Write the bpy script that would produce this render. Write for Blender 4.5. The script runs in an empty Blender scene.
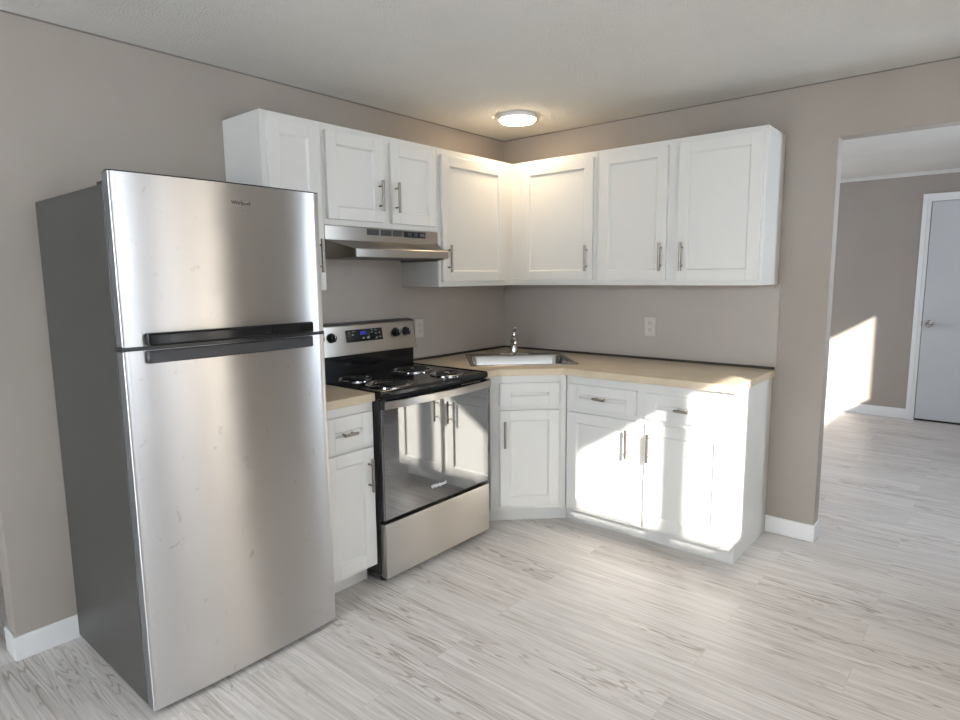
import bpy, bmesh, math, random
from mathutils import Vector, Matrix
random.seed(7)
PI = math.pi
C = bpy.context.scene.collection
SC = bpy.context.scene

# ------------------------------------------------------------------ camera
cam_d = bpy.data.cameras.new('camera')
cam = bpy.data.objects.new('camera', cam_d); C.objects.link(cam)
cam_d.sensor_fit = 'HORIZONTAL'; cam_d.sensor_width = 36.0
cam_d.lens = 617.33 / 960 * 36.0
cam_d.clip_start = 0.05; cam_d.clip_end = 100
YAW, PITCH, ROLL = 0.6992, -0.134, -0.0094
fw = Vector((-math.sin(YAW) * math.cos(PITCH), math.cos(YAW) * math.cos(PITCH), math.sin(PITCH)))
rt = fw.cross(Vector((0, 0, 1))).normalized(); up = rt.cross(fw)
r2 = rt * math.cos(ROLL) + up * math.sin(ROLL); u2 = -rt * math.sin(ROLL) + up * math.cos(ROLL)
m = Matrix((r2, u2, -fw)).transposed().to_4x4(); m.translation = (2.7481, -3.5495, 1.4251)
cam.matrix_world = m
SC.camera = cam

# ------------------------------------------------------------------ world, sun, window and added fill light, exposure
WORLD_STRENGTH, SUN_STRENGTH = 1.0, 32.0
w = bpy.data.worlds.new('sky'); SC.world = w; w.use_nodes = True
bg = w.node_tree.nodes['Background']; bg.inputs[0].default_value = (0.62, 0.76, 1.0, 1); bg.inputs[1].default_value = WORLD_STRENGTH
sun_d = bpy.data.lights.new('sun', 'SUN'); sun_d.energy = SUN_STRENGTH; sun_d.angle = math.radians(0.9); sun_d.color = (1.0, 0.95, 0.88)
sun = bpy.data.objects.new('sun', sun_d); C.objects.link(sun); sun.location = (8, -8, 6)
sun.rotation_euler = Vector((-1.0, 0.97, -0.64)).to_track_quat('-Z', 'Y').to_euler()


def area_light(name, loc, size, power, color, rot):
    d = bpy.data.lights.new(name, 'AREA'); d.shape = 'RECTANGLE'; d.size, d.size_y = size; d.energy = power; d.color = color
    o = bpy.data.objects.new(name, d); C.objects.link(o); o.location = loc; o.rotation_euler = rot
    return o


WX = 3.5                                   # inner face of the window wall
area_light('daylight_fill', (WX + 0.16, -2.60, 1.64), (0.86, 1.12), 38, (0.82, 0.90, 1.0), (0, math.radians(90), 0))
area_light('daylight_fill', (WX + 0.16, -1.34, 1.10), (2.0, 0.44), 42, (1.0, 0.93, 0.84), (0, math.radians(90), 0))  # added behind a glazed panel for the warm streak on the fridge
area_light('daylight_fill', (WX + 0.16, -1.80, 1.10), (2.0, 0.44), 36, (0.82, 0.88, 1.0), (0, math.radians(90), 0))  # cool twin, added for the bluish streak on the fridge
area_light('daylight_fill', (WX + 0.16, 0.50, 1.64), (0.86, 0.40), 60, (0.74, 0.86, 1.0), (0, math.radians(90), 0))
area_light('daylight_fill', (1.75, -5.76, 1.02), (2.3, 1.9), 840, (0.75, 0.86, 1.0), (math.radians(76), 0, 0))  # unseen fill added behind the camera to brighten the kitchen
area_light('daylight_fill', (-1.66, 2.0, 1.52), (1.2, 1.9), 130, (0.80, 0.88, 1.0), (0, math.radians(-90), 0))  # unseen fill added to brighten the next room
SC.view_settings.view_transform = 'Standard'
SC.view_settings.look = 'None'
SC.view_settings.exposure = -0.74
SC.view_settings.gamma = 1.0
SC.view_settings.use_curve_mapping = False


# ------------------------------------------------------------------ materials
def mat(name, col, rough=0.5, metal=0.0, spec=0.5):
    mm = bpy.data.materials.new(name); mm.use_nodes = True
    b = mm.node_tree.nodes['Principled BSDF']
    b.inputs['Base Color'].default_value = (*col, 1); b.inputs['Roughness'].default_value = rough
    b.inputs['Metallic'].default_value = metal; b.inputs['Specular IOR Level'].default_value = spec
    return mm


def N(mm, kind, **kw):
    n = mm.node_tree.nodes.new(kind)
    for k, v in kw.items(): setattr(n, k, v)
    return n


def L(mm, a, b): mm.node_tree.links.new(a, b)


def B(mm): return mm.node_tree.nodes['Principled BSDF']


def coords(mm, scale, kind='Object'):
    t = N(mm, 'ShaderNodeTexCoord'); mp = N(mm, 'ShaderNodeMapping'); mp.inputs['Scale'].default_value = scale
    L(mm, t.outputs[kind], mp.inputs['Vector']); return mp.outputs['Vector']


def noise(mm, vec, scale, detail=3, rough=0.5, dist=0.0):
    n = N(mm, 'ShaderNodeTexNoise'); n.inputs['Scale'].default_value = scale; n.inputs['Detail'].default_value = detail
    n.inputs['Roughness'].default_value = rough; n.inputs['Distortion'].default_value = dist
    L(mm, vec, n.inputs['Vector']); return n.outputs['Fac']


def ramp(mm, fac, stops):
    r = N(mm, 'ShaderNodeValToRGB'); e = r.color_ramp.elements
    while len(e) < len(stops): e.new(0.5)
    for el, (p, c) in zip(e, stops): el.position = p; el.color = (*c, 1)
    L(mm, fac, r.inputs['Fac']); return r.outputs['Color']


def mix(mm, a, b, fac, mode='MIX'):
    x = N(mm, 'ShaderNodeMix', data_type='RGBA', blend_type=mode)
    for s, v in ((x.inputs[6], a), (x.inputs[7], b), (x.inputs[0], fac)):
        if isinstance(v, (int, float)): s.default_value = v
        elif isinstance(v, tuple): s.default_value = (*v, 1)
        else: L(mm, v, s)
    return x.outputs[2]


def bump(mm, h, strength, dist):
    b = N(mm, 'ShaderNodeBump'); b.inputs['Strength'].default_value = strength; b.inputs['Distance'].default_value = dist
    L(mm, h, b.inputs['Height']); L(mm, b.outputs['Normal'], B(mm).inputs['Normal'])


def painted(name, col, rough, nscale, bstr, var=0.04):
    mm = mat(name, col, rough); v = coords(mm, (1, 1, 1))
    c = ramp(mm, noise(mm, v, 2.2, 3), [(0.3, tuple(x * (1 - var) for x in col)), (0.7, tuple(x * (1 + var) for x in col))])
    L(mm, c, B(mm).inputs['Base Color']); bump(mm, noise(mm, v, nscale, 3), bstr, 0.009 if bstr > 0.5 else 0.003)
    return mm


def steel(name, col, rough, aniso=0.75, smudge=0.0):
    mm = mat(name, col, rough, 1.0); v = coords(mm, (1, 1, 1)); b = B(mm)
    b.inputs['Anisotropic'].default_value = aniso
    t = N(mm, 'ShaderNodeTangent', direction_type='RADIAL', axis='Z'); b.inputs['Anisotropic Rotation'].default_value = 0.25; L(mm, t.outputs[0], b.inputs['Tangent'])
    c = col
    if smudge:
        sp = ramp(mm, noise(mm, coords(mm, (24, 24, 19)), 1.0, 3, 0.6, 0.8), [(0.66, (0, 0, 0)), (0.73, (1, 1, 1))])
        sm = N(mm, 'ShaderNodeMath', operation='MULTIPLY'); sm.inputs[1].default_value = smudge; L(mm, sp, sm.inputs[0])
        c = mix(mm, c, tuple(x * 0.6 for x in col), sm.outputs[0])
        rr = N(mm, 'ShaderNodeMapRange'); rr.inputs['To Min'].default_value = rough * 0.9; rr.inputs['To Max'].default_value = rough * 1.1
        L(mm, noise(mm, v, 5, 4), rr.inputs['Value']); L(mm, rr.outputs[0], b.inputs['Roughness'])
    if c is not col: L(mm, c, b.inputs['Base Color'])
    return mm


M = {}
M['wall'] = painted('wall paint', (0.345, 0.303, 0.266), 0.75, 240, 0.12)
M['panel'] = painted('shade-lifted splash panel', (0.43, 0.385, 0.345), 0.5, 160, 0.05)  # lightened to lift the shade under the upper cabinets
M['ceiling'] = painted('ceiling', (0.70, 0.68, 0.64), 0.9, 110, 1.0, 0.03)
M['trim'] = painted('trim paint', (0.80, 0.80, 0.79), 0.4, 60, 0.03, 0.01)
M['cab'] = painted('cabinet paint', (0.71, 0.70, 0.665), 0.32, 90, 0.02, 0.012)
M['doorpaint'] = painted('door paint', (0.54, 0.55, 0.56), 0.45, 140, 0.06, 0.02)
M['plate'] = mat('outlet plastic', (0.56, 0.53, 0.48), 0.35)
M['counter'] = None
M['dark'] = mat('dark gap', (0.02, 0.018, 0.016), 0.7)
M['seal'] = mat('dark seal', (0.035, 0.025, 0.018), 0.6)
M['black'] = mat('black enamel', (0.010, 0.010, 0.011), 0.10, 0, 0.35)
M['blackplastic'] = mat('black plastic', (0.015, 0.015, 0.016), 0.3)
M['greyplastic'] = mat('charcoal plastic', (0.040, 0.040, 0.042), 0.35, 0, 0.3)
M['coil'] = mat('burner coil', (0.03, 0.03, 0.03), 0.5, 0.6)
M['chrome'] = mat('chrome', (0.62, 0.61, 0.60), 0.07, 1.0)
M['doorside'] = mat('door side', (0.12, 0.12, 0.122), 0.4)
M['pan'] = mat('drip pan chrome', (0.5, 0.5, 0.5), 0.16, 1.0)
M['nickel'] = mat('brushed nickel', (0.28, 0.255, 0.22), 0.34, 1.0)
M['steel'] = steel('fridge steel', (0.62, 0.605, 0.59), 0.29, 1.0, 0.5)
M['steel_r'] = steel('range steel', (0.47, 0.44, 0.40), 0.29, 0.95)
M['sink'] = steel('sink steel', (0.44, 0.425, 0.40), 0.26, 0.0)
M['steel_h'] = steel('hood steel', (0.34, 0.31, 0.275), 0.3, 0.9)
M['white'] = mat('white print', (0.85, 0.85, 0.85), 0.4)
M['greyprint'] = mat('grey print', (0.3, 0.3, 0.3), 0.4)
M['inkprint'] = mat('dark print', (0.05, 0.05, 0.05), 0.4)

mm = mat('laminate', (0.56, 0.46, 0.32), 0.35); v = coords(mm, (1, 1, 1))
c1 = ramp(mm, noise(mm, v, 7, 5, 0.65), [(0.3, (0.55, 0.45, 0.31)), (0.7, (0.63, 0.53, 0.385))])
c2 = mix(mm, c1, (0.44, 0.36, 0.25), ramp(mm, noise(mm, v, 260, 2), [(0.55, (0, 0, 0)), (0.75, (0.6, 0.6, 0.6))]))
L(mm, c2, B(mm).inputs['Base Color']); M['counter'] = mm

mm = mat('fridge side', (0.056, 0.054, 0.049), 0.42); bump(mm, noise(mm, coords(mm, (1, 1, 1)), 500, 2), 0.15, 0.001); M['fridgeside'] = mm

mm = mat('oven glass', (0.022, 0.022, 0.023), 0.03, 0, 0.5); b = B(mm)
b.inputs['IOR'].default_value = 2.3; b.inputs['Coat Weight'].default_value = 1.0; b.inputs['Coat Roughness'].default_value = 0.02; b.inputs['Coat IOR'].default_value = 1.8
M['glass'] = mm

mm = mat('blue digits', (0.02, 0.03, 0.3), 0.4); b = B(mm); b.inputs['Emission Color'].default_value = (0.06, 0.09, 1.0, 1); b.inputs['Emission Strength'].default_value = 0.7; M['digit'] = mm
mm = mat('lamp diffuser', (0.9, 0.9, 0.88), 0.5); b = B(mm); b.inputs['Emission Color'].default_value = (1.0, 0.77, 0.50, 1); b.inputs['Emission Strength'].default_value = 66.0; M['lamp'] = mm

# vinyl planks running along x
mm = mat('vinyl planks', (0.5, 0.47, 0.44), 0.38, 0, 0.4); b = B(mm)
t = N(mm, 'ShaderNodeTexCoord')
br = N(mm, 'ShaderNodeTexBrick'); br.offset = 0.37; br.offset_frequency = 2
for k, v_ in (('Scale', 1.0), ('Mortar Size', 0.0012), ('Mortar Smooth', 0.3), ('Bias', 0.0), ('Brick Width', 1.22), ('Row Height', 0.182)): br.inputs[k].default_value = v_
br.inputs['Color1'].default_value = (0.0, 0, 0, 1); br.inputs['Color2'].default_value = (1, 1, 1, 1); br.inputs['Mortar'].default_value = (0.5, 0.5, 0.5, 1)
L(mm, t.outputs['Object'], br.inputs['Vector'])
sh = N(mm, 'ShaderNodeVectorMath', operation='MULTIPLY_ADD'); sh.inputs[1].default_value = (7.3, 3.1, 5.0)
L(mm, br.outputs['Color'], sh.inputs[0]); L(mm, t.outputs['Object'], sh.inputs[2])


def stretched(sx, sy):
    mp = N(mm, 'ShaderNodeMapping'); mp.inputs['Scale'].default_value = (sx, sy, 1); L(mm, sh.outputs[0], mp.inputs['Vector']); return mp.outputs['Vector']


broad = noise(mm, stretched(0.62, 8.5), 1.3, 3, 0.5, 0.35)
ring = N(mm, 'ShaderNodeMath', operation='MULTIPLY'); ring.inputs[1].default_value = 100; L(mm, broad, ring.inputs[0])
sn = N(mm, 'ShaderNodeMath', operation='SINE'); L(mm, ring.outputs[0], sn.inputs[0])
lines = ramp(mm, sn.outputs[0], [(0.62, (0, 0, 0)), (0.98, (1, 1, 1))])
mask = ramp(mm, noise(mm, stretched(1.1, 3.5), 1.5, 2), [(0.44, (0, 0, 0)), (0.62, (1, 1, 1))])
fine = noise(mm, stretched(3.0, 85), 1.2, 4, 0.6)
streak = noise(mm, stretched(0.8, 24), 1.2, 4, 0.6, 0.3)
base = ramp(mm, streak, [(0.25, (0.50, 0.455, 0.415)), (0.44, (0.66, 0.62, 0.58)), (0.75, (0.745, 0.712, 0.675))])
base = mix(mm, base, ramp(mm, fine, [(0.3, (0.70, 0.685, 0.67)), (0.62, (1.07, 1.07, 1.08))]), 0.8, 'MULTIPLY')
lm = N(mm, 'ShaderNodeMath', operation='MULTIPLY'); L(mm, lines, lm.inputs[0]); L(mm, mask, lm.inputs[1])
lm2 = N(mm, 'ShaderNodeMath', operation='MULTIPLY'); lm2.inputs[1].default_value = 0.8; L(mm, lm.outputs[0], lm2.inputs[0])
base = mix(mm, base, (0.335, 0.275, 0.225), lm2.outputs[0])
base = mix(mm, base, ramp(mm, br.outputs['Color'], [(0.0, (0.93, 0.93, 0.93)), (1.0, (1.05, 1.045, 1.04))]), 0.8, 'MULTIPLY')
jf = N(mm, 'ShaderNodeMath', operation='MULTIPLY'); jf.inputs[1].default_value = 0.25; L(mm, br.outputs['Fac'], jf.inputs[0])
base = mix(mm, base, (0.3, 0.27, 0.245), jf.outputs[0])
L(mm, base, b.inputs['Base Color'])
rr = N(mm, 'ShaderNodeMapRange'); rr.inputs['To Min'].default_value = 0.3; rr.inputs['To Max'].default_value = 0.48
L(mm, fine, rr.inputs['Value']); L(mm, rr.outputs[0], b.inputs['Roughness'])
bump(mm, fine, 0.12, 0.001)
M['floor'] = mm


# ------------------------------------------------------------------ geometry helpers
def BM(): return bmesh.new()


def bx(bm, x0, x1, y0, y1, z0, z1, mi=0):
    if x1 < x0: x0, x1 = x1, x0
    if y1 < y0: y0, y1 = y1, y0
    vs = [bm.verts.new((x, y, z)) for z in (z0, z1) for y in (y0, y1) for x in (x0, x1)]
    for f in ((0, 2, 3, 1), (4, 5, 7, 6), (0, 1, 5, 4), (2, 6, 7, 3), (0, 4, 6, 2), (1, 3, 7, 5)):
        bm.faces.new([vs[i] for i in f]).material_index = mi
    return vs


def prism(bm, poly, axis, a, b_, mi=0):
    """extrude a polygon; axis 'x': poly=(y,z); 'y': poly=(x,z); 'z': poly=(x,y)"""
    def pt(p, h): return {'x': (h, p[0], p[1]), 'y': (p[0], h, p[1]), 'z': (p[0], p[1], h)}[axis]
    A = [bm.verts.new(pt(p, a)) for p in poly]; D = [bm.verts.new(pt(p, b_)) for p in poly]
    n = len(poly)
    fs = [bm.faces.new(A), bm.faces.new(list(reversed(D)))] + [bm.faces.new((A[i], D[i], D[(i + 1) % n], A[(i + 1) % n])) for i in range(n)]
    for f in fs: f.material_index = mi
    bmesh.ops.recalc_face_normals(bm, faces=fs)


def tube(bm, pts, r, seg=12, mi=0, caps=True):
    pts = [Vector(p) for p in pts]; rs = r if isinstance(r, (list, tuple)) else [r] * len(pts)
    rings = []; ref = None
    for i, p in enumerate(pts):
        d = (pts[min(i + 1, len(pts) - 1)] - pts[max(i - 1, 0)]).normalized()
        if ref is None: ref = Vector((0, 0, 1)) if abs(d.z) < 0.9 else Vector((1, 0, 0))
        s = d.cross(ref).normalized(); t_ = s.cross(d).normalized(); ref = t_
        rings.append([bm.verts.new(p + (s * math.cos(2 * PI * k / seg) + t_ * math.sin(2 * PI * k / seg)) * rs[i]) for k in range(seg)])
    fs = []
    for A, D in zip(rings, rings[1:]):
        for k in range(seg):
            f = bm.faces.new((A[k], A[(k + 1) % seg], D[(k + 1) % seg], D[k])); f.smooth = True; fs.append(f)
    if caps:
        fs.append(bm.faces.new(list(reversed(rings[0])))); fs.append(bm.faces.new(rings[-1]))
    for f in fs: f.material_index = mi
    bmesh.ops.recalc_face_normals(bm, faces=fs)


def lathe(bm, prof, c=(0, 0, 0), axis='z', seg=32, mi=0):
    rings = []
    for r, h in prof:
        ring = []
        for k in range(seg):
            a = 2 * PI * k / seg; u, v = r * math.cos(a), r * math.sin(a)
            p = {'z': (u, v, h), 'y': (u, h, v), 'x': (h, u, v)}[axis]
            ring.append(bm.verts.new((c[0] + p[0], c[1] + p[1], c[2] + p[2])))
        rings.append(ring)
    fs = []
    for A, D in zip(rings, rings[1:]):
        for k in range(seg):
            f = bm.faces.new((A[k], A[(k + 1) % seg], D[(k + 1) % seg], D[k])); f.smooth = True; fs.append(f)
    fs.append(bm.faces.new(rings[0])); fs.append(bm.faces.new(rings[-1]))
    for f in fs: f.material_index = mi
    bmesh.ops.recalc_face_normals(bm, faces=fs)


def rrect(hx0, hx1, hy0, hy1, r, z, n=6):
    out = []
    for cx, cy, a0 in ((hx1 - r, hy1 - r, 0), (hx0 + r, hy1 - r, PI / 2), (hx0 + r, hy0 + r, PI), (hx1 - r, hy0 + r, 1.5 * PI)):
        for k in range(n + 1):
            a = a0 + PI / 2 * k / n; out.append((cx + r * math.cos(a), cy + r * math.sin(a), z))
    return out


def loft(bm, loops, cap0=False, cap1=False, mi=0, smooth=True):
    R = [[bm.verts.new(p) for p in lp] for lp in loops]; n = len(R[0]); fs = []
    for A, D in zip(R, R[1:]):
        for k in range(n):
            f = bm.faces.new((A[k], A[(k + 1) % n], D[(k + 1) % n], D[k])); f.smooth = smooth; fs.append(f)
    if cap0: fs.append(bm.faces.new(R[0]))
    if cap1: fs.append(bm.faces.new(R[-1]))
    for f in fs: f.material_index = mi
    bmesh.ops.recalc_face_normals(bm, faces=fs)


def obj(name, bm, m_, parent=None, bevel=0.0, seg=2):
    for e in bm.edges:
        if len(e.link_faces) == 2 and e.calc_face_angle(0.0) > 0.6: e.smooth = False
    me = bpy.data.meshes.new(name); bm.to_mesh(me); bm.free()
    for x in (m_ if isinstance(m_, (list, tuple)) else [m_]): me.materials.append(M[x])
    o = bpy.data.objects.new(name, me); C.objects.link(o)
    if parent is not None: o.parent = parent
    if bevel:
        md = o.modifiers.new('edge', 'BEVEL'); md.width = bevel; md.segments = seg; md.limit_method = 'ANGLE'; md.angle_limit = math.radians(40)
        md.harden_normals = False
    return o


def thing(name, label, cat, loc=(0, 0, 0), rotz=0.0, group=None):
    o = bpy.data.objects.new(name, None); C.objects.link(o); o.empty_display_size = 0.1
    o.location = loc; o.rotation_euler = (0, 0, rotz); o['label'] = label; o['category'] = cat
    if group: o['group'] = group
    return o


def struct(name, bm, m_, bevel=0.0, parent=None):
    o = obj(name, bm, m_, parent, bevel)
    if parent is None: o['kind'] = 'structure'
    return o


def text_mesh(body, size, extrude, x, y, z, name, m_, parent, bold=0.0, shear=0.0):
    """lettering standing in the local xz plane, facing -y, centred on x, z"""
    cu = bpy.data.curves.new(name, 'FONT'); cu.body = body; cu.size = size; cu.extrude = extrude; cu.align_x = 'CENTER'; cu.align_y = 'CENTER'
    cu.offset = bold; cu.shear = shear
    tmp = bpy.data.objects.new('tmp', cu); C.objects.link(tmp)
    bpy.context.view_layer.update()
    dg = bpy.context.evaluated_depsgraph_get()
    me = bpy.data.meshes.new_from_object(tmp.evaluated_get(dg)); me.name = name
    bpy.data.objects.remove(tmp); bpy.data.curves.remove(cu)
    me.transform(Matrix.Translation((x, y, z)) @ Matrix.Rotation(PI / 2, 4, 'X'))
    me.materials.clear(); me.materials.append(M[m_])
    o = bpy.data.objects.new(name, me); C.objects.link(o); o.parent = parent
    return o


# ------------------------------------------------------------------ the room
H = 2.363
JX = 2.079            # jamb of the wide doorway
LY = -3.020           # free end of the left wall
FY = 3.70             # far wall of the next room
BY = -5.6             # wall behind the camera
bm = BM(); bx(bm, -1.6, WX + 0.1, BY - 0.1, FY + 0.1, -0.08, 0); struct('floor', bm, 'floor')
bm = BM(); bx(bm, -1.6, WX + 0.1, BY - 0.1, FY + 0.1, H, H + 0.08); struct('ceiling', bm, 'ceiling')
bm = BM(); bx(bm, -0.12, 0, LY, 0.1, 0, H); bx(bm, -0.12, 0, -4.0, LY, 2.08, H); bx(bm, -0.12, 0, BY, -4.0, 0, H)
struct('wall_left', bm, 'wall')
bm = BM(); bx(bm, 0, JX, 0, 0.1, 0, H); bx(bm, JX, 3.2, 0, 0.1, 2.089, H); bx(bm, 3.2, WX, 0, 0.1, 0, H)
struct('wall_right', bm, 'wall')
bm = BM(); bx(bm, -1.6, WX + 0.1, FY, FY + 0.1, 0, H); struct('wall_far', bm, 'wall')


def wall_with_holes(name, axis, a, b_, u0, u1, holes):
    """wall slab between a and b_ on `axis`, spanning u0..u1, with (v0, v1, z0, z1) openings"""
    bm = BM(); cur = u0
    def put(p, q, z0, z1):
        if axis == 'x': bx(bm, a, b_, p, q, z0, z1)
        else: bx(bm, p, q, a, b_, z0, z1)
    for v0, v1, z0, z1 in sorted(holes):
        put(cur, v0, 0, H)
        if z0 > 0: put(v0, v1, 0, z0)
        put(v0, v1, z1, H); cur = v1
    put(cur, u1, 0, H)
    return struct(name, bm, 'wall')


W1 = (-3.15, -2.02, 1.17, 2.10)      # kitchen window
W2 = (0.32, 2.08, 1.23, 2.145)        # next room window
GD = (-1.54, -1.15, 0.06, 2.09)
GE = (-1.98, -1.60, 0.06, 2.09)       # both glazed panels added for bright streaks on the fridge
wall_with_holes('wall_windows', 'x', WX, WX + 0.1, BY, FY, [W1, W2, GD, GE])
wall_with_holes('wall_back', 'y', BY - 0.1, BY, -1.5, WX, [(0.6, 2.9, 0.06, 2.02)])  # opening added behind the camera for the fill light


def window_frame(name, x, v0, v1, z0, z1, mull):
    bm = BM(); f = 0.045
    bx(bm, x + 0.02, x + 0.08, v0, v0 + f, z0, z1); bx(bm, x + 0.02, x + 0.08, v1 - f, v1, z0, z1)
    bx(bm, x + 0.02, x + 0.08, v0, v1, z0, z0 + f * 0.4); bx(bm, x + 0.02, x + 0.08, v0, v1, z1 - f * 0.4, z1)
    for q in mull: bx(bm, x + 0.02, x + 0.08, q - 0.045, q + 0.045, z0, z1)
    o = obj(name, bm, 'trim', None, 0.003); o['kind'] = 'structure'
    bm = BM(); c_ = 0.06
    bx(bm, x - 0.015, x, v0 - c_, v0, z0 - c_, z1 + c_); bx(bm, x - 0.015, x, v1, v1 + c_, z0 - c_, z1 + c_)
    bx(bm, x - 0.015, x, v0, v1, z0 - c_, z0); bx(bm, x - 0.015, x, v0, v1, z1, z1 + c_)
    obj('window_casing', bm, 'trim', o, 0.002)
    return o


t = thing('sun_blocker', 'added lean-to shed outside the kitchen window', 'blocker', (4.6, -5.6, -0.264))  # unseen shape added to keep direct sun off the floor
bm = BM(); prism(bm, [(0.0, 0.0), (2.35, 0.0), (2.35, 1.84), (0.4, 3.36), (0.0, 3.2)], 'x', 0.02, 1.9); obj('blocker_walls', bm, 'fridgeside', t)
bm = BM(); prism(bm, [(2.45, 1.76), (2.45, 1.82), (0.4, 3.42), (-0.1, 3.22), (-0.1, 3.16), (0.4, 3.36)], 'x', 0.0, 1.95); obj('blocker_roof', bm, 'greyplastic', t)
wall_with_holes('wall_hall', 'x', -1.6, -1.5, BY, FY, [(1.0, 3.0, 0.9, 2.15)])
window_frame('fill_window', -1.6, 1.0, 3.0, 0.9, 2.15, [2.0])  # unseen opening added for the next room's fill light
window_frame('window_1', WX, W1[0], W1[1], W1[2], W1[3], [-2.56])
window_frame('window_2', WX, W2[0], W2[1], W2[2], W2[3], [])

mm = bpy.data.materials.new('sheer curtain'); mm.use_nodes = True; nt = mm.node_tree; nt.nodes.remove(nt.nodes['Principled BSDF'])
d_ = nt.nodes.new('ShaderNodeBsdfDiffuse'); d_.inputs[0].default_value = (0.8, 0.79, 0.78, 1); tl = nt.nodes.new('ShaderNodeBsdfTranslucent'); tl.inputs[0].default_value = (0.85, 0.84, 0.82, 1)
mx = nt.nodes.new('ShaderNodeMixShader'); mx.inputs[0].default_value = 0.6; L(mm, d_.outputs[0], mx.inputs[1]); L(mm, tl.outputs[0], mx.inputs[2]); L(mm, mx.outputs[0], nt.nodes['Material Output'].inputs[0])
M['sheer'] = mm


def scrim(label, axis, at, u0, u1, z0, z1):  # unseen cloth added to diffuse sun and fill at the openings
    t = thing('scrim', label, 'scrim', (at, u0, z0) if axis == 'x' else (u0, at, z0))
    bm = BM(); n = int((u1 - u0) / 0.02); g = []
    for k in range(n + 1):
        u = (u1 - u0) * k / n; d = 0.014 * math.sin(k * 1.1) - 0.03; g.append([bm.verts.new((d, u, z) if axis == 'x' else (u, -d, z)) for z in (0, z1 - z0)])
    for a, b_ in zip(g, g[1:]): f = bm.faces.new((a[0], b_[0], b_[1], a[1])); f.smooth = True
    o = obj('cloth', bm, 'sheer', t); md = o.modifiers.new('thick', 'SOLIDIFY'); md.thickness = 0.001
    bm = BM(); p, q = (-0.03, -0.005, z1 - z0), (-0.03, u1 - u0 + 0.005, z1 - z0)
    if axis != 'x': p, q = (-0.005, 0.03, z1 - z0), (u1 - u0 + 0.005, 0.03, z1 - z0)
    tube(bm, [p, q], 0.009, 10); obj('rod', bm, 'nickel', t)


scrim('added sheer curtain over the glazed door panel nearer the sink wall', 'x', WX - 0.005, GD[0] + 0.004, GD[1] + 0.06, GD[2] - 0.05, GD[3] + 0.04)
scrim('added sheer curtain over the glazed door panel beside the window', 'x', WX - 0.005, GE[0] - 0.015, GE[1] + 0.052, GE[2] - 0.05, GE[3] + 0.04)
scrim('added sheer curtain over the wide patio door behind the camera', 'y', BY + 0.005, 0.5, 3.0, 0.02, 2.10)

# splash panel and left wall strips added to lift its shade, baseboards, far trim
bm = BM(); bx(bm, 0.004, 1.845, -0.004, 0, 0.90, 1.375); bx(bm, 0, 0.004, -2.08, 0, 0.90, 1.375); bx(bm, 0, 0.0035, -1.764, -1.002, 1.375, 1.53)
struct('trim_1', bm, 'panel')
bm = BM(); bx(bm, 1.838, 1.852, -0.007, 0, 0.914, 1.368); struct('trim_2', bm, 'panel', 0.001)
BB = 0.095
bm = BM(); bx(bm, 1.838, JX + 0.009, -0.012, 0, 0, BB); bx(bm, JX, JX + 0.009, 0, 0.112, 0, BB); struct('baseboard_right', bm, 'trim', 0.003)
bm = BM(); bx(bm, 0, 0.012, LY - 0.011, -2.09, 0, BB); bx(bm, -0.12, 0, LY - 0.011, LY, 0, BB); struct('baseboard_left', bm, 'trim', 0.003)
bm = BM(); bx(bm, -1.5, 2.122, FY - 0.012, FY, 0, 0.10); struct('baseboard_far', bm, 'trim', 0.003)
bm = BM(); bx(bm, -1.5, WX, FY - 0.018, FY, H - 0.035, H); struct('trim_3', bm, 'ceiling', 0.003)
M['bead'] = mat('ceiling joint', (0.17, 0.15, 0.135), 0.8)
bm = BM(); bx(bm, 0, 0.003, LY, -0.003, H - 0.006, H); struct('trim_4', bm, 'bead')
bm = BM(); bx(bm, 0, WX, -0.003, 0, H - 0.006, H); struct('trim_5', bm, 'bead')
# far door
bm = BM(); dx0, dx1 = 2.195, 2.985
bx(bm, dx0 + 0.003, dx1, FY - 0.03, FY + 0.0, 0.022, 2.078)
d1 = struct('door_1', bm, 'doorpaint', 0.002)
bm = BM()
for a_, b_ in (((2.122, 2.19), (0, 2.154)), ((2.99, 3.058), (0, 2.154))): bx(bm, a_[0], a_[1], FY - 0.02, FY, b_[0], b_[1]); bx(bm, a_[0] + (0.0 if a_[0] < 2.5 else 0.028), a_[0] + (0.04 if a_[0] < 2.5 else 0.068), FY - 0.025, FY, b_[0], b_[1])
bx(bm, 2.122, 3.058, FY - 0.0195, FY, 2.084, 2.154); bx(bm, 2.122, 3.058, FY - 0.0245, FY, 2.114, 2.154)
obj('door_casing', bm, 'trim', d1, 0.002)
bm = BM(); bx(bm, dx0, dx1, FY - 0.006, FY - 0.001, 0.0, 0.03); obj('door_gap', bm, 'dark', d1)
bm = BM(); lathe(bm, [(0.036, FY - 0.03), (0.036, FY - 0.036), (0.015, FY - 0.04), (0.014, FY - 0.055), (0.028, FY - 0.062), (0.033, FY - 0.078), (0.026, FY - 0.092), (0.006, FY - 0.096)], (2.250, 0, 0.943), 'y', 20)
obj('door_knob', bm, 'chrome', d1)
bm = BM(); bx(bm, 2.188, 2.196, FY - 0.031, FY - 0.02, 0.915, 0.97); obj('strike_plate', bm, 'nickel', d1)


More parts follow.
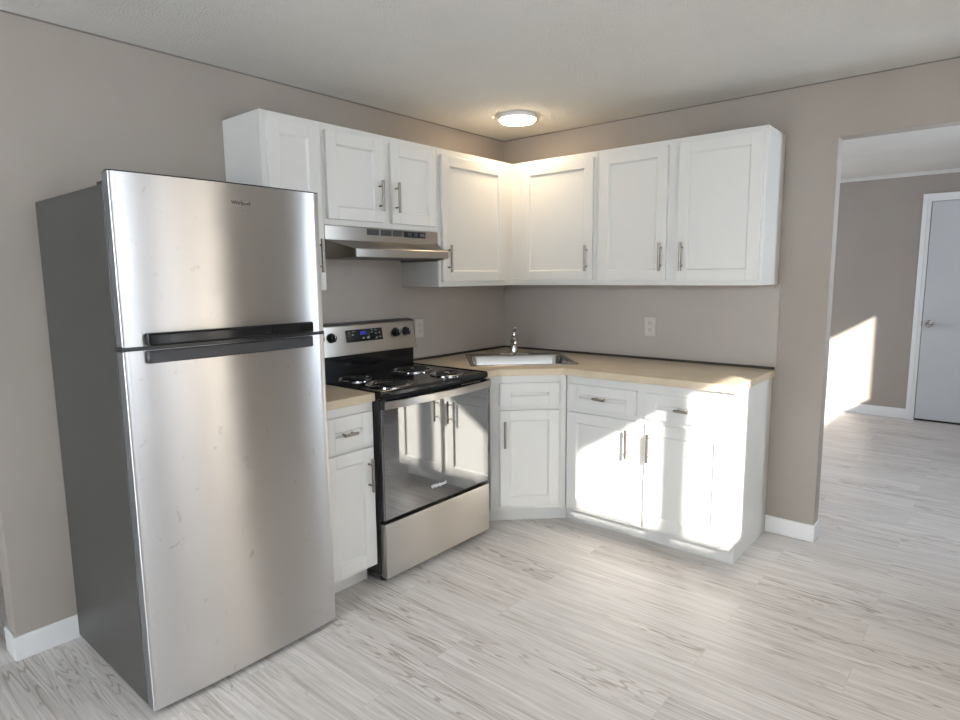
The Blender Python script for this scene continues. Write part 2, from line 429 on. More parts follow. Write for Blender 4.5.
# ------------------------------------------------------------------ cabinets
def shaker(bm, x0, x1, z0, z1, y, stile=0.058, rail=0.057, t_=0.019, rec=0.011):
    """shaker front: y is the plane it is mounted on, it grows towards -y"""
    bx(bm, x0, x0 + stile, y - t_, y, z0, z1); bx(bm, x1 - stile, x1, y - t_, y, z0, z1)
    bx(bm, x0 + stile, x1 - stile, y - t_, y, z0, z0 + rail); bx(bm, x0 + stile, x1 - stile, y - t_, y, z1 - rail, z1)
    bx(bm, x0 + stile - 0.002, x1 - stile + 0.002, y - t_ + rec, y - 0.003, z0 + rail - 0.002, z1 - rail + 0.002)
    s, e = 0.007, 0.004                                  # sloped sticking round the panel
    a0, a1, b0, b1 = x0 + stile, x1 - stile, z0 + rail, z1 - rail
    yf, yr = y - t_ + 0.0025, y - t_ + rec
    o_ = [(a0, yf, b0), (a1, yf, b0), (a1, yf, b1), (a0, yf, b1)]; i_ = [(a0 + s, yr, b0 + s), (a1 - s, yr, b0 + s), (a1 - s, yr, b1 - s), (a0 + s, yr, b1 - s)]
    O = [bm.verts.new(p) for p in o_]; I = [bm.verts.new(p) for p in i_]
    for k in range(4): bm.faces.new((O[k], O[(k + 1) % 4], I[(k + 1) % 4], I[k]))


def bar_handle(parent, x, z, y, length=0.152, vertical=True, tilt=0.0):
    bm = BM(); h = length / 2; d = Vector((math.sin(tilt), 0, math.cos(tilt))) if vertical else Vector((math.cos(tilt), 0, math.sin(tilt)))
    c_ = Vector((x, y - 0.032, z))
    tube(bm, [c_ - d * h, c_ + d * h], 0.0072, 14)
    for s in (-0.63, 0.63):
        p = c_ + d * h * s; tube(bm, [p, p + Vector((0, 0.032, 0))], 0.0045, 10)
    return obj('handle', bm, 'nickel', parent, 0.0008)


def carcass(bm, W, D, z0, z1, frame, toe=0.0, toe_left=0.0):
    """sides, top, bottom, back and a flush face frame; frame = openings (x0,x1,z0,z1) in the front"""
    t_ = 0.016; y1 = -D; zb = z0
    if toe:
        prof = [(0, 0), (-D + toe, 0), (-D + toe, zb), (-D + 0.018, zb), (-D + 0.018, z1), (0, z1)]
        prism(bm, prof, 'x', 0, t_); prism(bm, prof, 'x', W - t_, W)
        bx(bm, t_ - toe_left, W - t_, y1 + toe + 0.0005, y1 + toe + 0.012, 0.0, zb)
    else:
        bx(bm, 0, t_, y1 + 0.018, 0, z0, z1); bx(bm, W - t_, W, y1 + 0.018, 0, z0, z1)
    ins = 0.012
    bx(bm, t_, W - t_, y1 + 0.018, -0.004, z0 + (0 if toe else ins), z0 + ins + t_)
    bx(bm, t_, W - t_, y1 + 0.018, -0.004, z1 - t_, z1)
    bx(bm, t_, W - t_, -0.006, 0, z0, z1)
    xs = sorted({0.0, W} | {q for f in frame for q in f[:2]}); zs = sorted({z0, z1} | {q for f in frame for q in f[2:]})
    for i in range(len(xs) - 1):
        for j in range(len(zs) - 1):
            cx, cz = (xs[i] + xs[i + 1]) / 2, (zs[j] + zs[j + 1]) / 2
            if not any(f[0] < cx < f[1] and f[2] < cz < f[3] for f in frame):
                bx(bm, xs[i], xs[i + 1], y1, y1 + 0.018, zs[j], zs[j + 1])


def opening(d, e=0.012): return (d[0] + e, d[1] - e, d[2] + e, d[3] - e)


ZB, ZT = 1.370, 2.133


def wall_cabinet(label, loc, rot, W, D, z0, z1, doors, stile=0.058):
    t = thing('wall_cabinet', label, 'cabinet', (loc[0], loc[1], z0), rot, 'white shaker kitchen cabinets')
    bm = BM(); carcass(bm, W, D, 0, z1 - z0, [opening((a, b, c - z0, d - z0)) for a, b, c, d, hx in doors]); obj('body', bm, 'cab', t, 0.0012)
    for a, b, c, d, hx in doors:
        bm = BM(); shaker(bm, a, b, c - z0, d - z0, -D, stile); dr = obj('door', bm, 'cab', t, 0.0016)
        bar_handle(dr, hx, (c - z0) + 0.128, -D - 0.019)
    return t


R90 = PI / 2
# left run: local x runs along +y, the front faces +x
wall_cabinet('tall narrow white wall cabinet half hidden by the steel refrigerator', (0, -2.07, 0), R90, 0.305, 0.305, ZB, ZT,
             [(0.023, 0.282, 1.400, 2.104, 0.255)])
wall_cabinet('short white two-door wall cabinet above the range hood', (0, -1.764, 0), R90, 0.761, 0.305, 1.674, ZT,
             [(0.014, 0.357, 1.701, 2.101, 0.326), (0.409, 0.738, 1.701, 2.101, 0.435)])
wall_cabinet('white single-door wall cabinet in the corner, right of the range hood', (0, -1.002, 0), R90, 0.697, 0.305, ZB, ZT,
             [(0.022, 0.600, 1.400, 2.098, 0.060)], 0.068)
# right run
wall_cabinet('white single-door wall cabinet left of the double one on the sink wall', (0.0, -0.005, 0), 0, 0.918, 0.300, ZB, ZT,
             [(0.390, 0.898, 1.400, 2.100, 0.865)])
wall_cabinet('wide white two-door wall cabinet nearest the doorway', (0.919, -0.005, 0), 0, 0.919, 0.300, ZB, ZT,
             [(0.021, 0.427, 1.395, 2.106, 0.404), (0.488, 0.905, 1.393, 2.106, 0.521)])

ZC = 0.876
ZF = 0.096


def base_cabinet(label, loc, rot, W, D, cols, toe_left=0.0):
    t = thing('base_cabinet', label, 'cabinet', loc, rot, 'white shaker kitchen cabinets')
    fr = []
    for c_ in cols: fr += [opening(c_['drawer']), opening(c_['door'])]
    bm = BM(); carcass(bm, W, D, ZF, ZC, fr, 0.078, toe_left); obj('body', bm, 'cab', t, 0.0012)
    for c_ in cols:
        a, b, z0, z1 = c_['drawer']
        bm = BM(); shaker(bm, a, b, z0, z1, -D, 0.058, (z1 - z0 - 0.022) / 2); dr = obj('drawer', bm, 'cab', t, 0.0016)
        if c_.get('pull'): bar_handle(dr, c_['pull'], (z0 + z1) / 2 - 0.002, -D - 0.013, 0.072, False, c_.get('tilt', 0.0))
        a, b, z0, z1 = c_['door']
        bm = BM(); shaker(bm, a, b, z0, z1, -D); dd = obj('door', bm, 'cab', t, 0.0016)
        bar_handle(dd, c_['hx'], 0.547, -D - 0.019)
    return t


base_cabinet('narrow white base cabinet between the refrigerator and the range', (0, -2.07, 0), R90, 0.303, 0.61,
             [dict(drawer=(0.022, 0.288, 0.684, 0.833), door=(0.022, 0.288, 0.112, 0.668), hx=0.253, pull=0.148)])
base_cabinet('wide white base cabinet with two doors and two drawers, partly in bright sun', (0.915, -0.006, 0), 0, 0.921, 0.604,
             [dict(drawer=(0.022, 0.430, 0.702, 0.830), door=(0.016, 0.431, 0.115, 0.670), hx=0.389, pull=0.222, tilt=-0.05),
              dict(drawer=(0.480, 0.895, 0.695, 0.828), door=(0.484, 0.897, 0.113, 0.670), hx=0.510, pull=0.677, tilt=-0.03)])

# diagonal sink base in the corner, local x along the face
S2 = math.sqrt(0.5)
t = thing('base_cabinet', 'white diagonal corner base cabinet under the sink', 'cabinet', (0.61, -0.915, 0), PI / 4, 'white shaker kitchen cabinets')
WD = 0.305 / S2


def loc45(x, y):
    dx, dy = x - 0.61, y + 0.915
    return ((dx + dy) * S2, (-dx + dy) * S2)


bm = BM()
outer = [loc45(*p) for p in ((0.005, -0.012), (0.905, -0.012), (0.905, -0.60), (0.61, -0.905), (0.005, -0.905))]
def wallstrip(p, q, z0, z1, th=0.016):
    p, q = Vector(p), Vector(q); n_ = Vector((-(q - p).y, (q - p).x)).normalized() * th
    prism(bm, [tuple(p), tuple(q), tuple(q + n_), tuple(p + n_)], 'z', z0, z1)
for i in (0, 1, 3, 4):
    if i == 3: continue
    wallstrip(outer[i], outer[(i + 1) % 5], 0.0 if i in (0, 4) else ZF, ZC, -0.016)
# left side beside the range and a filler towards it
prism(bm, [loc45(*p) for p in ((0.03, -0.905), (0.61, -0.905), (0.61, -0.921), (0.03, -0.921))], 'z', ZF, ZC)
frame = [opening((0.048, 0.386, 0.708, 0.836)), opening((0.048, 0.386, 0.122, 0.681))]
xs = sorted({0.0, WD} | {q for f in frame for q in f[:2]}); zs = sorted({ZF, ZC} | {q for f in frame for q in f[2:]})
for i in range(len(xs) - 1):
    for j in range(len(zs) - 1):
        cx, cz = (xs[i] + xs[i + 1]) / 2, (zs[j] + zs[j + 1]) / 2
        if not any(f[0] < cx < f[1] and f[2] < cz < f[3] for f in frame):
            bx(bm, xs[i] + (0.003 if i == 0 else 0), xs[i + 1] - (0.003 if i == len(xs) - 2 else 0), 0.0, 0.018, zs[j], zs[j + 1])
bx(bm, -0.02, WD + 0.022, 0.085, 0.097, 0.0, ZF)           # toe board
prism(bm, [loc45(*p) for p in ((0.866, -0.5265), (0.9140, -0.5265), (0.9140, -0.5145), (0.866, -0.5145))], 'z', 0.0, ZF)
bx(bm, 0.0, WD, 0.018, 0.34, ZF, ZF + 0.014)
obj('body', bm, 'cab', t, 0.001)
bm = BM(); shaker(bm, 0.048, 0.386, 0.708, 0.836, 0.0, 0.062, 0.053); obj('false_drawer_front', bm, 'cab', t, 0.0016)
bm = BM(); shaker(bm, 0.048, 0.386, 0.122, 0.681, 0.0); dd = obj('door', bm, 'cab', t, 0.0016); bar_handle(dd, 0.073, 0.549, -0.019)

# ------------------------------------------------------------------ worktops
SKC = (0.485, -0.485)


def w45(x, y): return (SKC[0] + (x - y) * S2, SKC[1] + (x + y) * S2)


def worktop(label, outer, hole, seals):
    t = thing('worktop', label, 'countertop', (outer[0][0], outer[0][1], ZC)); ox, oy = outer[0]
    bm = BM(); es = []
    for poly in [outer] + ([hole] if hole else []):
        vs = [bm.verts.new((x - ox, y - oy, 0.038)) for x, y in poly]
        es += [bm.edges.new((vs[i], vs[(i + 1) % len(vs)])) for i in range(len(vs))]
    bmesh.ops.triangle_fill(bm, use_beauty=True, use_dissolve=True, edges=es)
    fs = bm.faces[:]; r = bmesh.ops.extrude_face_region(bm, geom=fs)
    bmesh.ops.translate(bm, vec=(0, 0, -0.038), verts=[g for g in r['geom'] if isinstance(g, bmesh.types.BMVert)])
    bmesh.ops.recalc_face_normals(bm, faces=bm.faces[:])
    obj('slab', bm, 'counter', t, 0.003)
    bm = BM()
    for a in seals: bx(bm, a[0] - ox, a[1] - ox, a[2] - oy, a[3] - oy, 0.0385, 0.052)
    obj('back_seal', bm, 'seal', t, 0.001)
    return t


hole = [w45(*p) for p in ((-0.302, -0.258), (0.302, -0.258), (0.302, 0.245), (-0.302, 0.245))]
worktop('beige laminate corner worktop around the sink', [(0.003, -0.008), (1.848, -0.008), (1.848, -0.635), (0.906, -0.635), (0.635, -0.906), (0.635, -1.005), (0.003, -1.005)], hole,
        [(0.006, 1.846, -0.014, -0.0085), (0.004, 0.010, -1.004, -0.015)])
worktop('short beige laminate worktop between refrigerator and range', [(0.003, -2.073), (0.635, -2.073), (0.635, -1.7685), (0.003, -1.7685)][::-1], None,
        [(0.004, 0.010, -2.07, -1.769)])

# ------------------------------------------------------------------ sink and faucet
t = thing('kitchen_sink', 'stainless steel drop-in sink set diagonally in the corner worktop', 'sink', (SKC[0], SKC[1], 0.9142), PI / 4)
bm = BM()
bw = (-0.292, 0.292, -0.246, 0.160)
def off(z, d, r): return rrect(bw[0] + d, bw[1] - d, bw[2] + d, bw[3] - d, r, z)
loft(bm, [rrect(-0.318, 0.318, -0.279, 0.279, 0.025, 0.0005), rrect(-0.318, 0.318, -0.279, 0.279, 0.025, 0.002), rrect(-0.313, 0.313, -0.274, 0.274, 0.022, 0.0055),
          off(0.0055, -0.006, 0.05), off(0.004, -0.001, 0.047), off(-0.004, 0.003, 0.045), off(-0.150, 0.014, 0.045), off(-0.168, 0.03, 0.035), off(-0.172, 0.08, 0.03)], False, True)
obj('basin', bm, 'sink', t)
bm = BM(); lathe(bm, [(0.045, -0.1715), (0.043, -0.1685), (0.034, -0.1685), (0.03, -0.171), (0.004, -0.170)], (0, -0.04, 0), 'z', 28); obj('drain', bm, 'chrome', t)

t = thing('faucet', 'chrome single-lever faucet on the rear deck of the sink', 'faucet', (*w45(0.0, 0.212), 0.9203), PI / 4 - 0.14)
bm = BM()
loft(bm, [rrect(-0.105, 0.105, -0.026, 0.026, 0.0255, 0.0), rrect(-0.105, 0.105, -0.026, 0.026, 0.0255, 0.004), rrect(-0.100, 0.100, -0.022, 0.022, 0.0215, 0.009)], True, True)
obj('base_plate', bm, 'chrome', t)
bm = BM(); lathe(bm, [(0.026, 0.009), (0.0265, 0.02), (0.024, 0.03), (0.0225, 0.07), (0.0245, 0.085), (0.0245, 0.10), (0.021, 0.112), (0.012, 0.118)], (0, 0, 0), 'z', 28); obj('body', bm, 'chrome', t)
bm = BM()
tube(bm, [(0, -0.015, 0.088), (0.002, -0.05, 0.100), (0.004, -0.10, 0.115), (0.006, -0.145, 0.124), (0.007, -0.172, 0.124), (0.008, -0.187, 0.114), (0.008, -0.190, 0.100)], [0.0145, 0.0135, 0.0125, 0.0122, 0.0122, 0.012, 0.012], 16)
sp = obj('spout', bm, 'chrome', t)
bm = BM(); tube(bm, [(0.008, -0.190, 0.102), (0.008, -0.1905, 0.090)], 0.0135, 16); obj('aerator', bm, 'chrome', sp)
bm = BM()
tube(bm, [(0, 0.0, 0.112), (0.001, 0.002, 0.130), (0.003, 0.0, 0.146)], [0.016, 0.014, 0.012], 16)
tube(bm, [(0.003, 0.002, 0.143), (0.006, -0.015, 0.158), (0.010, -0.045, 0.176)], [0.0095, 0.0075, 0.0085], 12)
obj('lever', bm, 'chrome', t)


# ------------------------------------------------------------------ range
t = thing('kitchen_range', 'freestanding electric coil range with stainless front and black cooktop', 'stove', (0, -1.7665, 0), R90)
RW = 0.757
bm = BM(); bx(bm, 0.004, RW - 0.004, -0.628, -0.03, 0.045, 0.893); obj('body', bm, 'blackplastic', t, 0.003)
bm = BM()
prism(bm, [(-0.05, 0.894), (-0.648, 0.894), (-0.662, 0.887), (-0.668, 0.893), (-0.668, 0.912), (-0.660, 0.9205), (-0.645, 0.9175), (-0.10, 0.9175), (-0.05, 0.9205)], 'x', 0.001, RW - 0.001)
bx(bm, 0.001, 0.010, -0.655, -0.05, 0.915, 0.9215); bx(bm, RW - 0.010, RW - 0.001, -0.655, -0.05, 0.915, 0.9215)
obj('cooktop', bm, 'black', t, 0.002)


def burner(x, y, r):
    bm = BM()
    lathe(bm, [(r + 0.016, 0.9176), (r + 0.016, 0.9225), (r + 0.010, 0.9255), (r + 0.003, 0.9235), (r - 0.004, 0.915), (r * 0.45, 0.9095), (0.02, 0.909)], (x, y, 0), 'z', 40)
    bnr = obj('burner', bm, 'pan', t)
    bm = BM(); turns = 4 if r > 0.085 else 3; pts = []; n = turns * 26
    for k in range(n + 1):
        q = k / n; a = q * turns * 2 * PI + 0.8; rr_ = 0.022 + (r - 0.010 - 0.022) * q; pts.append((x + rr_ * math.cos(a), y + rr_ * math.sin(a), 0.9275))
    tube(bm, pts, 0.0042, 8)
    obj('coil', bm, 'coil', bnr)
    bm = BM(); lathe(bm, [(0.017, 0.9235), (0.017, 0.930), (0.012, 0.9325), (0.003, 0.933)], (x, y, 0), 'z', 20)
    for k in range(3):
        a = k * 2 * PI / 3 + 0.4; tube(bm, [(x + 0.012 * math.cos(a), y + 0.012 * math.sin(a), 0.922), (x + (r - 0.004) * math.cos(a), y + (r - 0.004) * math.sin(a), 0.9215)], 0.0025, 6)
    obj('coil_support', bm, 'chrome', bnr)


burner(0.157, -0.285, 0.075); burner(0.172, -0.535, 0.098); burner(0.553, -0.290, 0.098); burner(0.560, -0.548, 0.075)
# backguard
bm = BM()
bx(bm, 0.002, RW - 0.002, -0.098, -0.02, 0.893, 1.035)
bx(bm, 0.004, RW - 0.004, -0.094, -0.02, 1.03, 1.174)
obj('backguard', bm, 'black', t, 0.004)
bm = BM()
fy = lambda z: -(0.122 - (z - 1.016) * 0.16)
prism(bm, [(-0.090, 1.018), (fy(1.018), 1.018), (fy(1.022) - 0.001, 1.023), (fy(1.172), 1.172), (-0.090, 1.180), (-0.05, 1.184), (-0.05, 1.178), (-0.085, 1.174)], 'x', 0.002, RW - 0.002)
cp = obj('control_panel', bm, 'steel_r', t, 0.002)
bm = BM()
prism(bm, [(fy(1.018) + 0.0, 1.016), (fy(1.172) - 0.001, 1.172), (-0.092, 1.182), (-0.045, 1.188), (-0.022, 1.18), (-0.022, 1.016)], 'x', RW - 0.003, RW + 0.001)
prism(bm, [(fy(1.018) + 0.0, 1.016), (fy(1.172) - 0.001, 1.172), (-0.092, 1.182), (-0.045, 1.188), (-0.022, 1.18), (-0.022, 1.016)], 'x', -0.001, 0.003)
prism(bm, [(-0.0955, 1.1805), (-0.045, 1.188), (-0.022, 1.181), (-0.03, 1.176), (-0.088, 1.1775)], 'x', 0.003, RW - 0.003)
obj('panel_cap', bm, 'blackplastic', t, 0.001)
TILT = math.atan(0.16)
def panel_box(bm, x0, x1, z0, z1, d, mi=0):
    prism(bm, [(fy(z0) + 0.003, z0), (fy(z0) - d, z0), (fy(z1) - d, z1), (fy(z1) + 0.003, z1)], 'x', x0, x1, mi)
bm = BM(); panel_box(bm, 0.256, 0.508, 1.084, 1.149, 0.0025); ds = obj('display', bm, 'black', t, 0.001)
bm = BM()
def seg_digit(bm, x, z, w_, h_, segs):
    q = 0.0024
    S_ = dict(a=(x, x + w_, z + h_ - q, z + h_), g=(x, x + w_, z + h_ / 2 - q / 2, z + h_ / 2 + q / 2), d=(x, x + w_, z, z + q), f=(x, x + q, z + h_ / 2, z + h_), e=(x, x + q, z, z + h_ / 2), b=(x + w_ - q, x + w_, z + h_ / 2, z + h_), c=(x + w_ - q, x + w_, z, z + h_ / 2))
    for s in segs:
        a = S_[s]; panel_box(bm, a[0], a[1], a[2], a[3], 0.0034)
seg_digit(bm, 0.353, 1.120, 0.010, 0.018, 'abcdeg'); seg_digit(bm, 0.368, 1.120, 0.010, 0.018, 'abcdefg'); seg_digit(bm, 0.382, 1.120, 0.010, 0.018, 'afgcd')
obj('clock_digits', bm, 'digit', ds)
for x, z, a, h in ((0.301, 1.118, 0.010, 0.007), (0.432, 1.126, 0.014, 0.004), (0.462, 1.116, 0.009, 0.008), (0.487, 1.117, 0.007, 0.010), (0.37, 1.096, 0.013, 0.009), (0.402, 1.096, 0.015, 0.009), (0.462, 1.094, 0.012, 0.006), (0.488, 1.096, 0.012, 0.007), (0.458, 1.138, 0.014, 0.003), (0.302, 1.137, 0.022, 0.003), (0.275, 1.134, 0.012, 0.003), (0.435, 1.139, 0.01, 0.003)):
    bm = BM(); panel_box(bm, x - 0.005, x - 0.005 + a, z + 0.001, z + 0.001 + h, 0.003); obj('touch_key', bm, 'greyprint', ds)
for kx in (0.083, 0.161, 0.606, 0.684):
    z = 1.116; y = fy(z); bm = BM()
    lathe(bm, [(0.026, y - 0.0005), (0.026, y - 0.006), (0.0215, y - 0.009), (0.0195, y - 0.024), (0.018, y - 0.027), (0.004, y - 0.0275)], (kx, 0, z), 'y', 24)
    bx(bm, kx - 0.0055, kx + 0.0055, y - 0.036, y - 0.024, z - 0.018, z + 0.018)
    k = obj('control_knob', bm, 'blackplastic', t, 0.0012)
    bm = BM(); bx(bm, kx - 0.0012, kx + 0.0012, y - 0.0368, y - 0.0358, z + 0.002, z + 0.017); obj('pointer', bm, 'white', k)
# oven door
bm = BM(); bx(bm, 0.003, RW - 0.003, -0.655, -0.632, 0.312, 0.884); od = obj('oven_door', bm, 'blackplastic', t, 0.003)
bm = BM(); bx(bm, 0.006, RW - 0.006, -0.671, -0.6555, 0.318, 0.838); obj('oven_glass', bm, 'glass', od, 0.003)
bm = BM(); bx(bm, 0.004, RW - 0.004, -0.668, -0.654, 0.840, 0.882); obj('vent_strip', bm, 'black', od, 0.002)
bm = BM()
for k in range(1): bx(bm, 0.54, 0.69, -0.6695, -0.667, 0.876, 0.8795)
obj('oven_vent', bm, 'steel_r', od)
bm = BM(); prof = []
nseg = 24; front = []; back = []
for k in range(nseg + 1):
    u = k / nseg; x = 0.004 + (RW - 0.008) * u; s = 1 - (2 * u - 1) ** 2
    front.append((x, -(0.694 + 0.024 * s))); back.append((x, -(0.682 + 0.024 * s)))
prism(bm, front + back[::-1], 'z', 0.841, 0.876)
oh = obj('oven_handle', bm, 'steel_r', od, 0.003)
for a in (0.003, RW - 0.024):
    bm = BM(); bx(bm, a, a + 0.021, -0.690, -0.660, 0.838, 0.879); obj('handle_bracket', bm, 'blackplastic', oh, 0.002)
text_mesh('Whirlpool', 0.026, 0.0004, 0.358, -0.6716, 0.398, 'brand_lettering', 'white', od, 0.0006)
bm = BM(); bx(bm, 0.004, RW - 0.004, -0.673, -0.632, 0.036, 0.299); obj('storage_drawer', bm, 'steel_r', t, 0.003)
for fx, fyy in ((0.045, -0.60), (RW - 0.045, -0.60), (0.045, -0.10), (RW - 0.045, -0.10)):
    bm = BM(); lathe(bm, [(0.018, 0.0), (0.018, 0.012), (0.008, 0.016), (0.008, 0.046)], (fx, fyy, 0), 'z', 16); obj('levelling_foot', bm, 'blackplastic', t)

# ------------------------------------------------------------------ range hood
t = thing('range_hood', 'stainless under-cabinet range hood above the electric range', 'range hood', (0, -1.763, 1.512), R90)
HW = 0.759; z0 = 1.512
bm = BM()
D0, D1 = 0.304, 0.452
xa, xb = 0.066, HW - 0.072
zt, zm, zl = 1.6725 - z0, 1.606 - z0, 0.049
bx(bm, 0.001, HW - 0.001, -D0, -0.002, zm, zt)
prism(bm, [(-0.002, 0.0), (-D0, 0.0), (-D0, zm), (-0.002, zm)], 'x', 0.001, 0.006); prism(bm, [(-0.002, 0.0), (-D0, 0.0), (-D0, zm), (-0.002, zm)], 'x', HW - 0.006, HW - 0.001)
obj('hood_body', bm, 'steel_h', t, 0.0015)
bm = BM()
A = [(0.001, -D0, zm), (HW - 0.001, -D0, zm), (xb, -D1 + 0.012, zl), (xa, -D1 + 0.012, zl)]
va = [bm.verts.new(p) for p in A]; vl = [bm.verts.new(p) for p in ((0.001, -D0, 0.004), (HW - 0.001, -D0, 0.004), (xb, -D1 + 0.012, 0.01), (xa, -D1 + 0.012, 0.01))]
for f in ((0, 1, 2, 3), ): bm.faces.new([va[i] for i in f])
bm.faces.new((va[0], va[3], vl[3], vl[0])); bm.faces.new((va[1], vl[1], vl[2], va[2])); bm.faces.new((va[3], va[2], vl[2], vl[3]))
bmesh.ops.recalc_face_normals(bm, faces=bm.faces[:])
obj('visor', bm, 'steel_h', t)
bm = BM()
prism(bm, [(-D1 + 0.012, 0.010), (-D1, 0.010), (-D1, 0.047), (-D1 + 0.004, 0.051), (-D1 + 0.02, 0.056), (-D1 + 0.014, 0.046)], 'x', xa - 0.002, xb + 0.002)
obj('front_lip', bm, 'steel_h', t, 0.002)
bm = BM(); prism(bm, [(0.008, -0.004), (HW - 0.008, -0.004), (HW - 0.008, -D0), (xb - 0.004, -D1 + 0.014), (xa + 0.004, -D1 + 0.014), (0.008, -D0)], 'z', 0.012, 0.016); obj('grease_filter', bm, 'greyplastic', t)
bm = BM()
for a, b_ in ((0.254, 0.332), (0.343, 0.417), (0.425, 0.494)): bx(bm, a, b_, -D0 - 0.0012, -D0 + 0.002, 1.637 - z0, 1.668 - z0)
vents = []
bm.free()
for a, b_ in ((0.254, 0.332), (0.343, 0.417), (0.425, 0.494)):
    bm = BM(); bx(bm, a, b_, -D0 - 0.001, -D0 + 0.002, 1.637 - z0, 1.667 - z0)
    for k in range(5): bx(bm, a + 0.003, b_ - 0.003, -D0 - 0.002, -D0, 1.640 - z0 + k * 0.0054, 1.642 - z0 + k * 0.0054)
    obj('vent_grille', bm, 'greyplastic', t)
bm = BM(); bx(bm, 0.503, 0.662, -D0 - 0.002, -D0 + 0.002, 1.636 - z0, 1.666 - z0); sw = obj('switch_plate', bm, 'black', t, 0.001)
for a in (0.53, 0.575):
    bm = BM(); bx(bm, a, a + 0.028, -D0 - 0.0045, -D0 - 0.0015, 1.642 - z0, 1.660 - z0); obj('rocker_switch', bm, 'blackplastic', sw, 0.001)
bm = BM(); bx(bm, 0.622, 0.652, -D0 - 0.0026, -D0 - 0.0019, 1.647 - z0, 1.6495 - z0); bx(bm, 0.622, 0.652, -D0 - 0.0026, -D0 - 0.0019, 1.654 - z0, 1.6565 - z0); obj('switch_print', bm, 'greyprint', sw)

# ------------------------------------------------------------------ refrigerator
FW = 0.7285
t = thing('refrigerator', 'tall stainless top-freezer refrigerator with dark grey sides', 'refrigerator', (0, -2.8246, 0), R90)
bm = BM(); bx(bm, 0.004, FW - 0.004, -0.664, -0.0135, 0.012, 1.712); obj('cabinet_body', bm, 'fridgeside', t, 0.004)
bm = BM(); bx(bm, 0.028, FW - 0.028, -0.684, -0.660, 0.05, 1.690); obj('gasket', bm, 'dark', t)
bm = BM(); bx(bm, 0.015, FW - 0.015, -0.680, -0.640, 0.010, 0.018); obj('toe_grille', bm, 'blackplastic', t, 0.002)


def fridge_door(name, z0, z1, sag=0.013):
    bm = BM(); us = [0, 0.002, 0.004, 0.007] + [k / 28 for k in range(1, 28)] + [0.993, 0.996, 0.998, 1]; fr = []
    edge = 0.728
    for u in us:
        x = FW * u; s = 1 - (2 * u - 1) ** 2
        e = min(u, 1 - u) * FW; rnd = 0.003 * max(0, 1 - e / 0.006) ** 2
        fr.append((x, -(edge + sag * s - rnd)))
    poly = [(0.0, -0.682)] + fr + [(FW, -0.682)]
    A = [bm.verts.new((p[0], p[1], z0)) for p in poly]; D = [bm.verts.new((p[0], p[1], z1)) for p in poly]
    m_ = len(poly)
    for i in range(m_):
        f = bm.faces.new((A[i], A[(i + 1) % m_], D[(i + 1) % m_], D[i]))
        f.material_index = 0 if 1 <= i < m_ - 2 else 1
        f.smooth = 1 <= i < m_ - 2
    f = bm.faces.new(A); f.material_index = 1; f = bm.faces.new(D); f.material_index = 1
    bmesh.ops.recalc_face_normals(bm, faces=bm.faces[:])
    return obj(name, bm, ['steel', 'doorside'], t)


fz = fridge_door('freezer_door', 1.2215, 1.743)
fd = fridge_door('fresh_food_door', 0.020, 1.2085)


def bowed_bar(bm, x0, x1, z0, z1, d0, d1, sag=0.013, n=20, mi=0):
    def yy(x, d): return -(0.728 + sag * (1 - (2 * x / FW - 1) ** 2) + d)
    xs = [x0 + (x1 - x0) * k / n for k in range(n + 1)]
    prism(bm, [(x, yy(x, d1)) for x in xs] + [(x, yy(x, d0)) for x in reversed(xs)], 'z', z0, z1, mi)


bm = BM(); bowed_bar(bm, 0.062, 0.661, 1.2225, 1.263, -0.006, 0.030); h = obj('freezer_handle', bm, 'black', fz, 0.008, 4)
bm = BM(); bowed_bar(bm, 0.062, 0.661, 1.168, 1.2075, -0.006, 0.022); h = obj('fridge_handle', bm, 'greyplastic', fd, 0.005, 3)
bm = BM(); bowed_bar(bm, -0.001, FW + 0.001, 1.2085, 1.2215, -0.02, -0.001); obj('seam_strip', bm, 'blackplastic', t)
bm = BM(); bowed_bar(bm, 0.0, FW, 1.7432, 1.7475, -0.03, -0.002); obj('top_cap', bm, 'blackplastic', fz, 0.001)
bm = BM(); bx(bm, -0.003, 0.030, -0.727, -0.67, 1.206, 1.224); lathe(bm, [(0.008, 1.2), (0.008, 1.23)], (0.012, -0.712, 0), 'z', 12); obj('middle_hinge', bm, 'blackplastic', t, 0.002)
bm = BM(); bx(bm, 0.012, 0.075, -0.70, -0.60, 1.7125, 1.724); obj('top_hinge', bm, 'blackplastic', t, 0.002)
yL = -(0.728 + 0.013 * (1 - (2 * 0.404 / FW - 1) ** 2)) - 0.0006
text_mesh('Whirlpool', 0.0165, 0.0003, 0.404, yL, 1.6815, 'brand_lettering', 'inkprint', fz, 0.0003)
bm = BM()
pts = []
for k in range(15):
    a = math.radians(200 - k * 17); pts.append((0.404 + 0.016 * math.cos(a) - 0.3 * 0.018 * math.sin(a) * 0 + 0.010 * math.sin(a), yL - 0.001, 1.6795 + 0.011 * math.sin(a)))
tube(bm, pts, [0.0006 + 0.0011 * math.sin(PI * k / 14) for k in range(15)], 8)
obj('brand_swoosh', bm, 'chrome', fz)
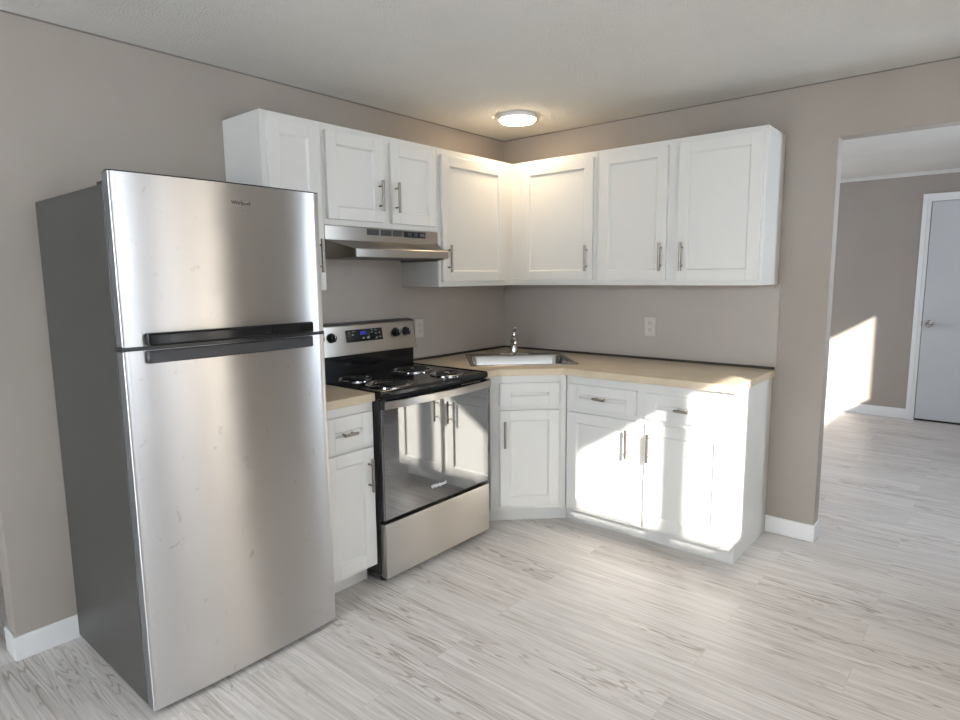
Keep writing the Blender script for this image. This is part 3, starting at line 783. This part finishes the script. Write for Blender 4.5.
for fx, fyy in ((0.05, -0.62), (FW - 0.05, -0.62), (0.05, -0.06), (FW - 0.05, -0.06)):
    bm = BM(); lathe(bm, [(0.02, 0.0), (0.02, 0.014)], (fx, fyy, 0), 'z', 14); obj('foot', bm, 'blackplastic', t)

# ------------------------------------------------------------------ ceiling light, outlets
t = thing('ceiling_light', 'round flush ceiling light glowing above the corner cabinets', 'ceiling light', (0.487, -0.497, H), 0)
bm = BM(); lathe(bm, [(0.112, 0.0), (0.115, -0.004), (0.115, -0.020), (0.111, -0.024), (0.05, -0.024)], (0, 0, 0), 'z', 48); obj('housing', bm, 'trim', t)
bm = BM(); lathe(bm, [(0.106, -0.024), (0.106, -0.030), (0.100, -0.036), (0.07, -0.040), (0.01, -0.041)], (0, 0, 0), 'z', 48); obj('diffuser', bm, 'lamp', t)


def outlet(label, loc, rot):
    t = thing('wall_outlet', label, 'outlet', loc, rot, 'duplex wall outlets')
    bm = BM(); bx(bm, -0.0355, 0.0355, -0.0055, 0, -0.058, 0.058); obj('cover_plate', bm, 'plate', t, 0.003)
    for s in (-1, 1):
        bm = BM(); loft(bm, [[(p[0], -0.005, p[1] + s * 0.0195) for p in [(q[0], q[1]) for q in rrect(-0.0165, 0.0165, -0.0135, 0.0135, 0.011, 0)]],
                             [(p[0], -0.0075, p[1] + s * 0.0195) for p in [(q[0], q[1]) for q in rrect(-0.016, 0.016, -0.013, 0.013, 0.0105, 0)]]], False, True, 0, False)
        rc = obj('receptacle', bm, 'plate', t)
        bm = BM()
        for q in (-0.0063, 0.0063): bx(bm, q - 0.0012, q + 0.0012, -0.0079, -0.007, s * 0.0195 + 0.0005, s * 0.0195 + 0.0095)
        bx(bm, -0.0025, 0.0025, -0.0079, -0.007, s * 0.0195 - 0.0095, s * 0.0195 - 0.0045)
        obj('slots', bm, 'dark', rc)
    return t


outlet('beige outlet under the cabinets on the wall right of the sink', (1.1255, -0.0045, 1.114), 0)
outlet('beige outlet peeking out beside the range control panel', (0.0045, -0.872, 1.114), R90)
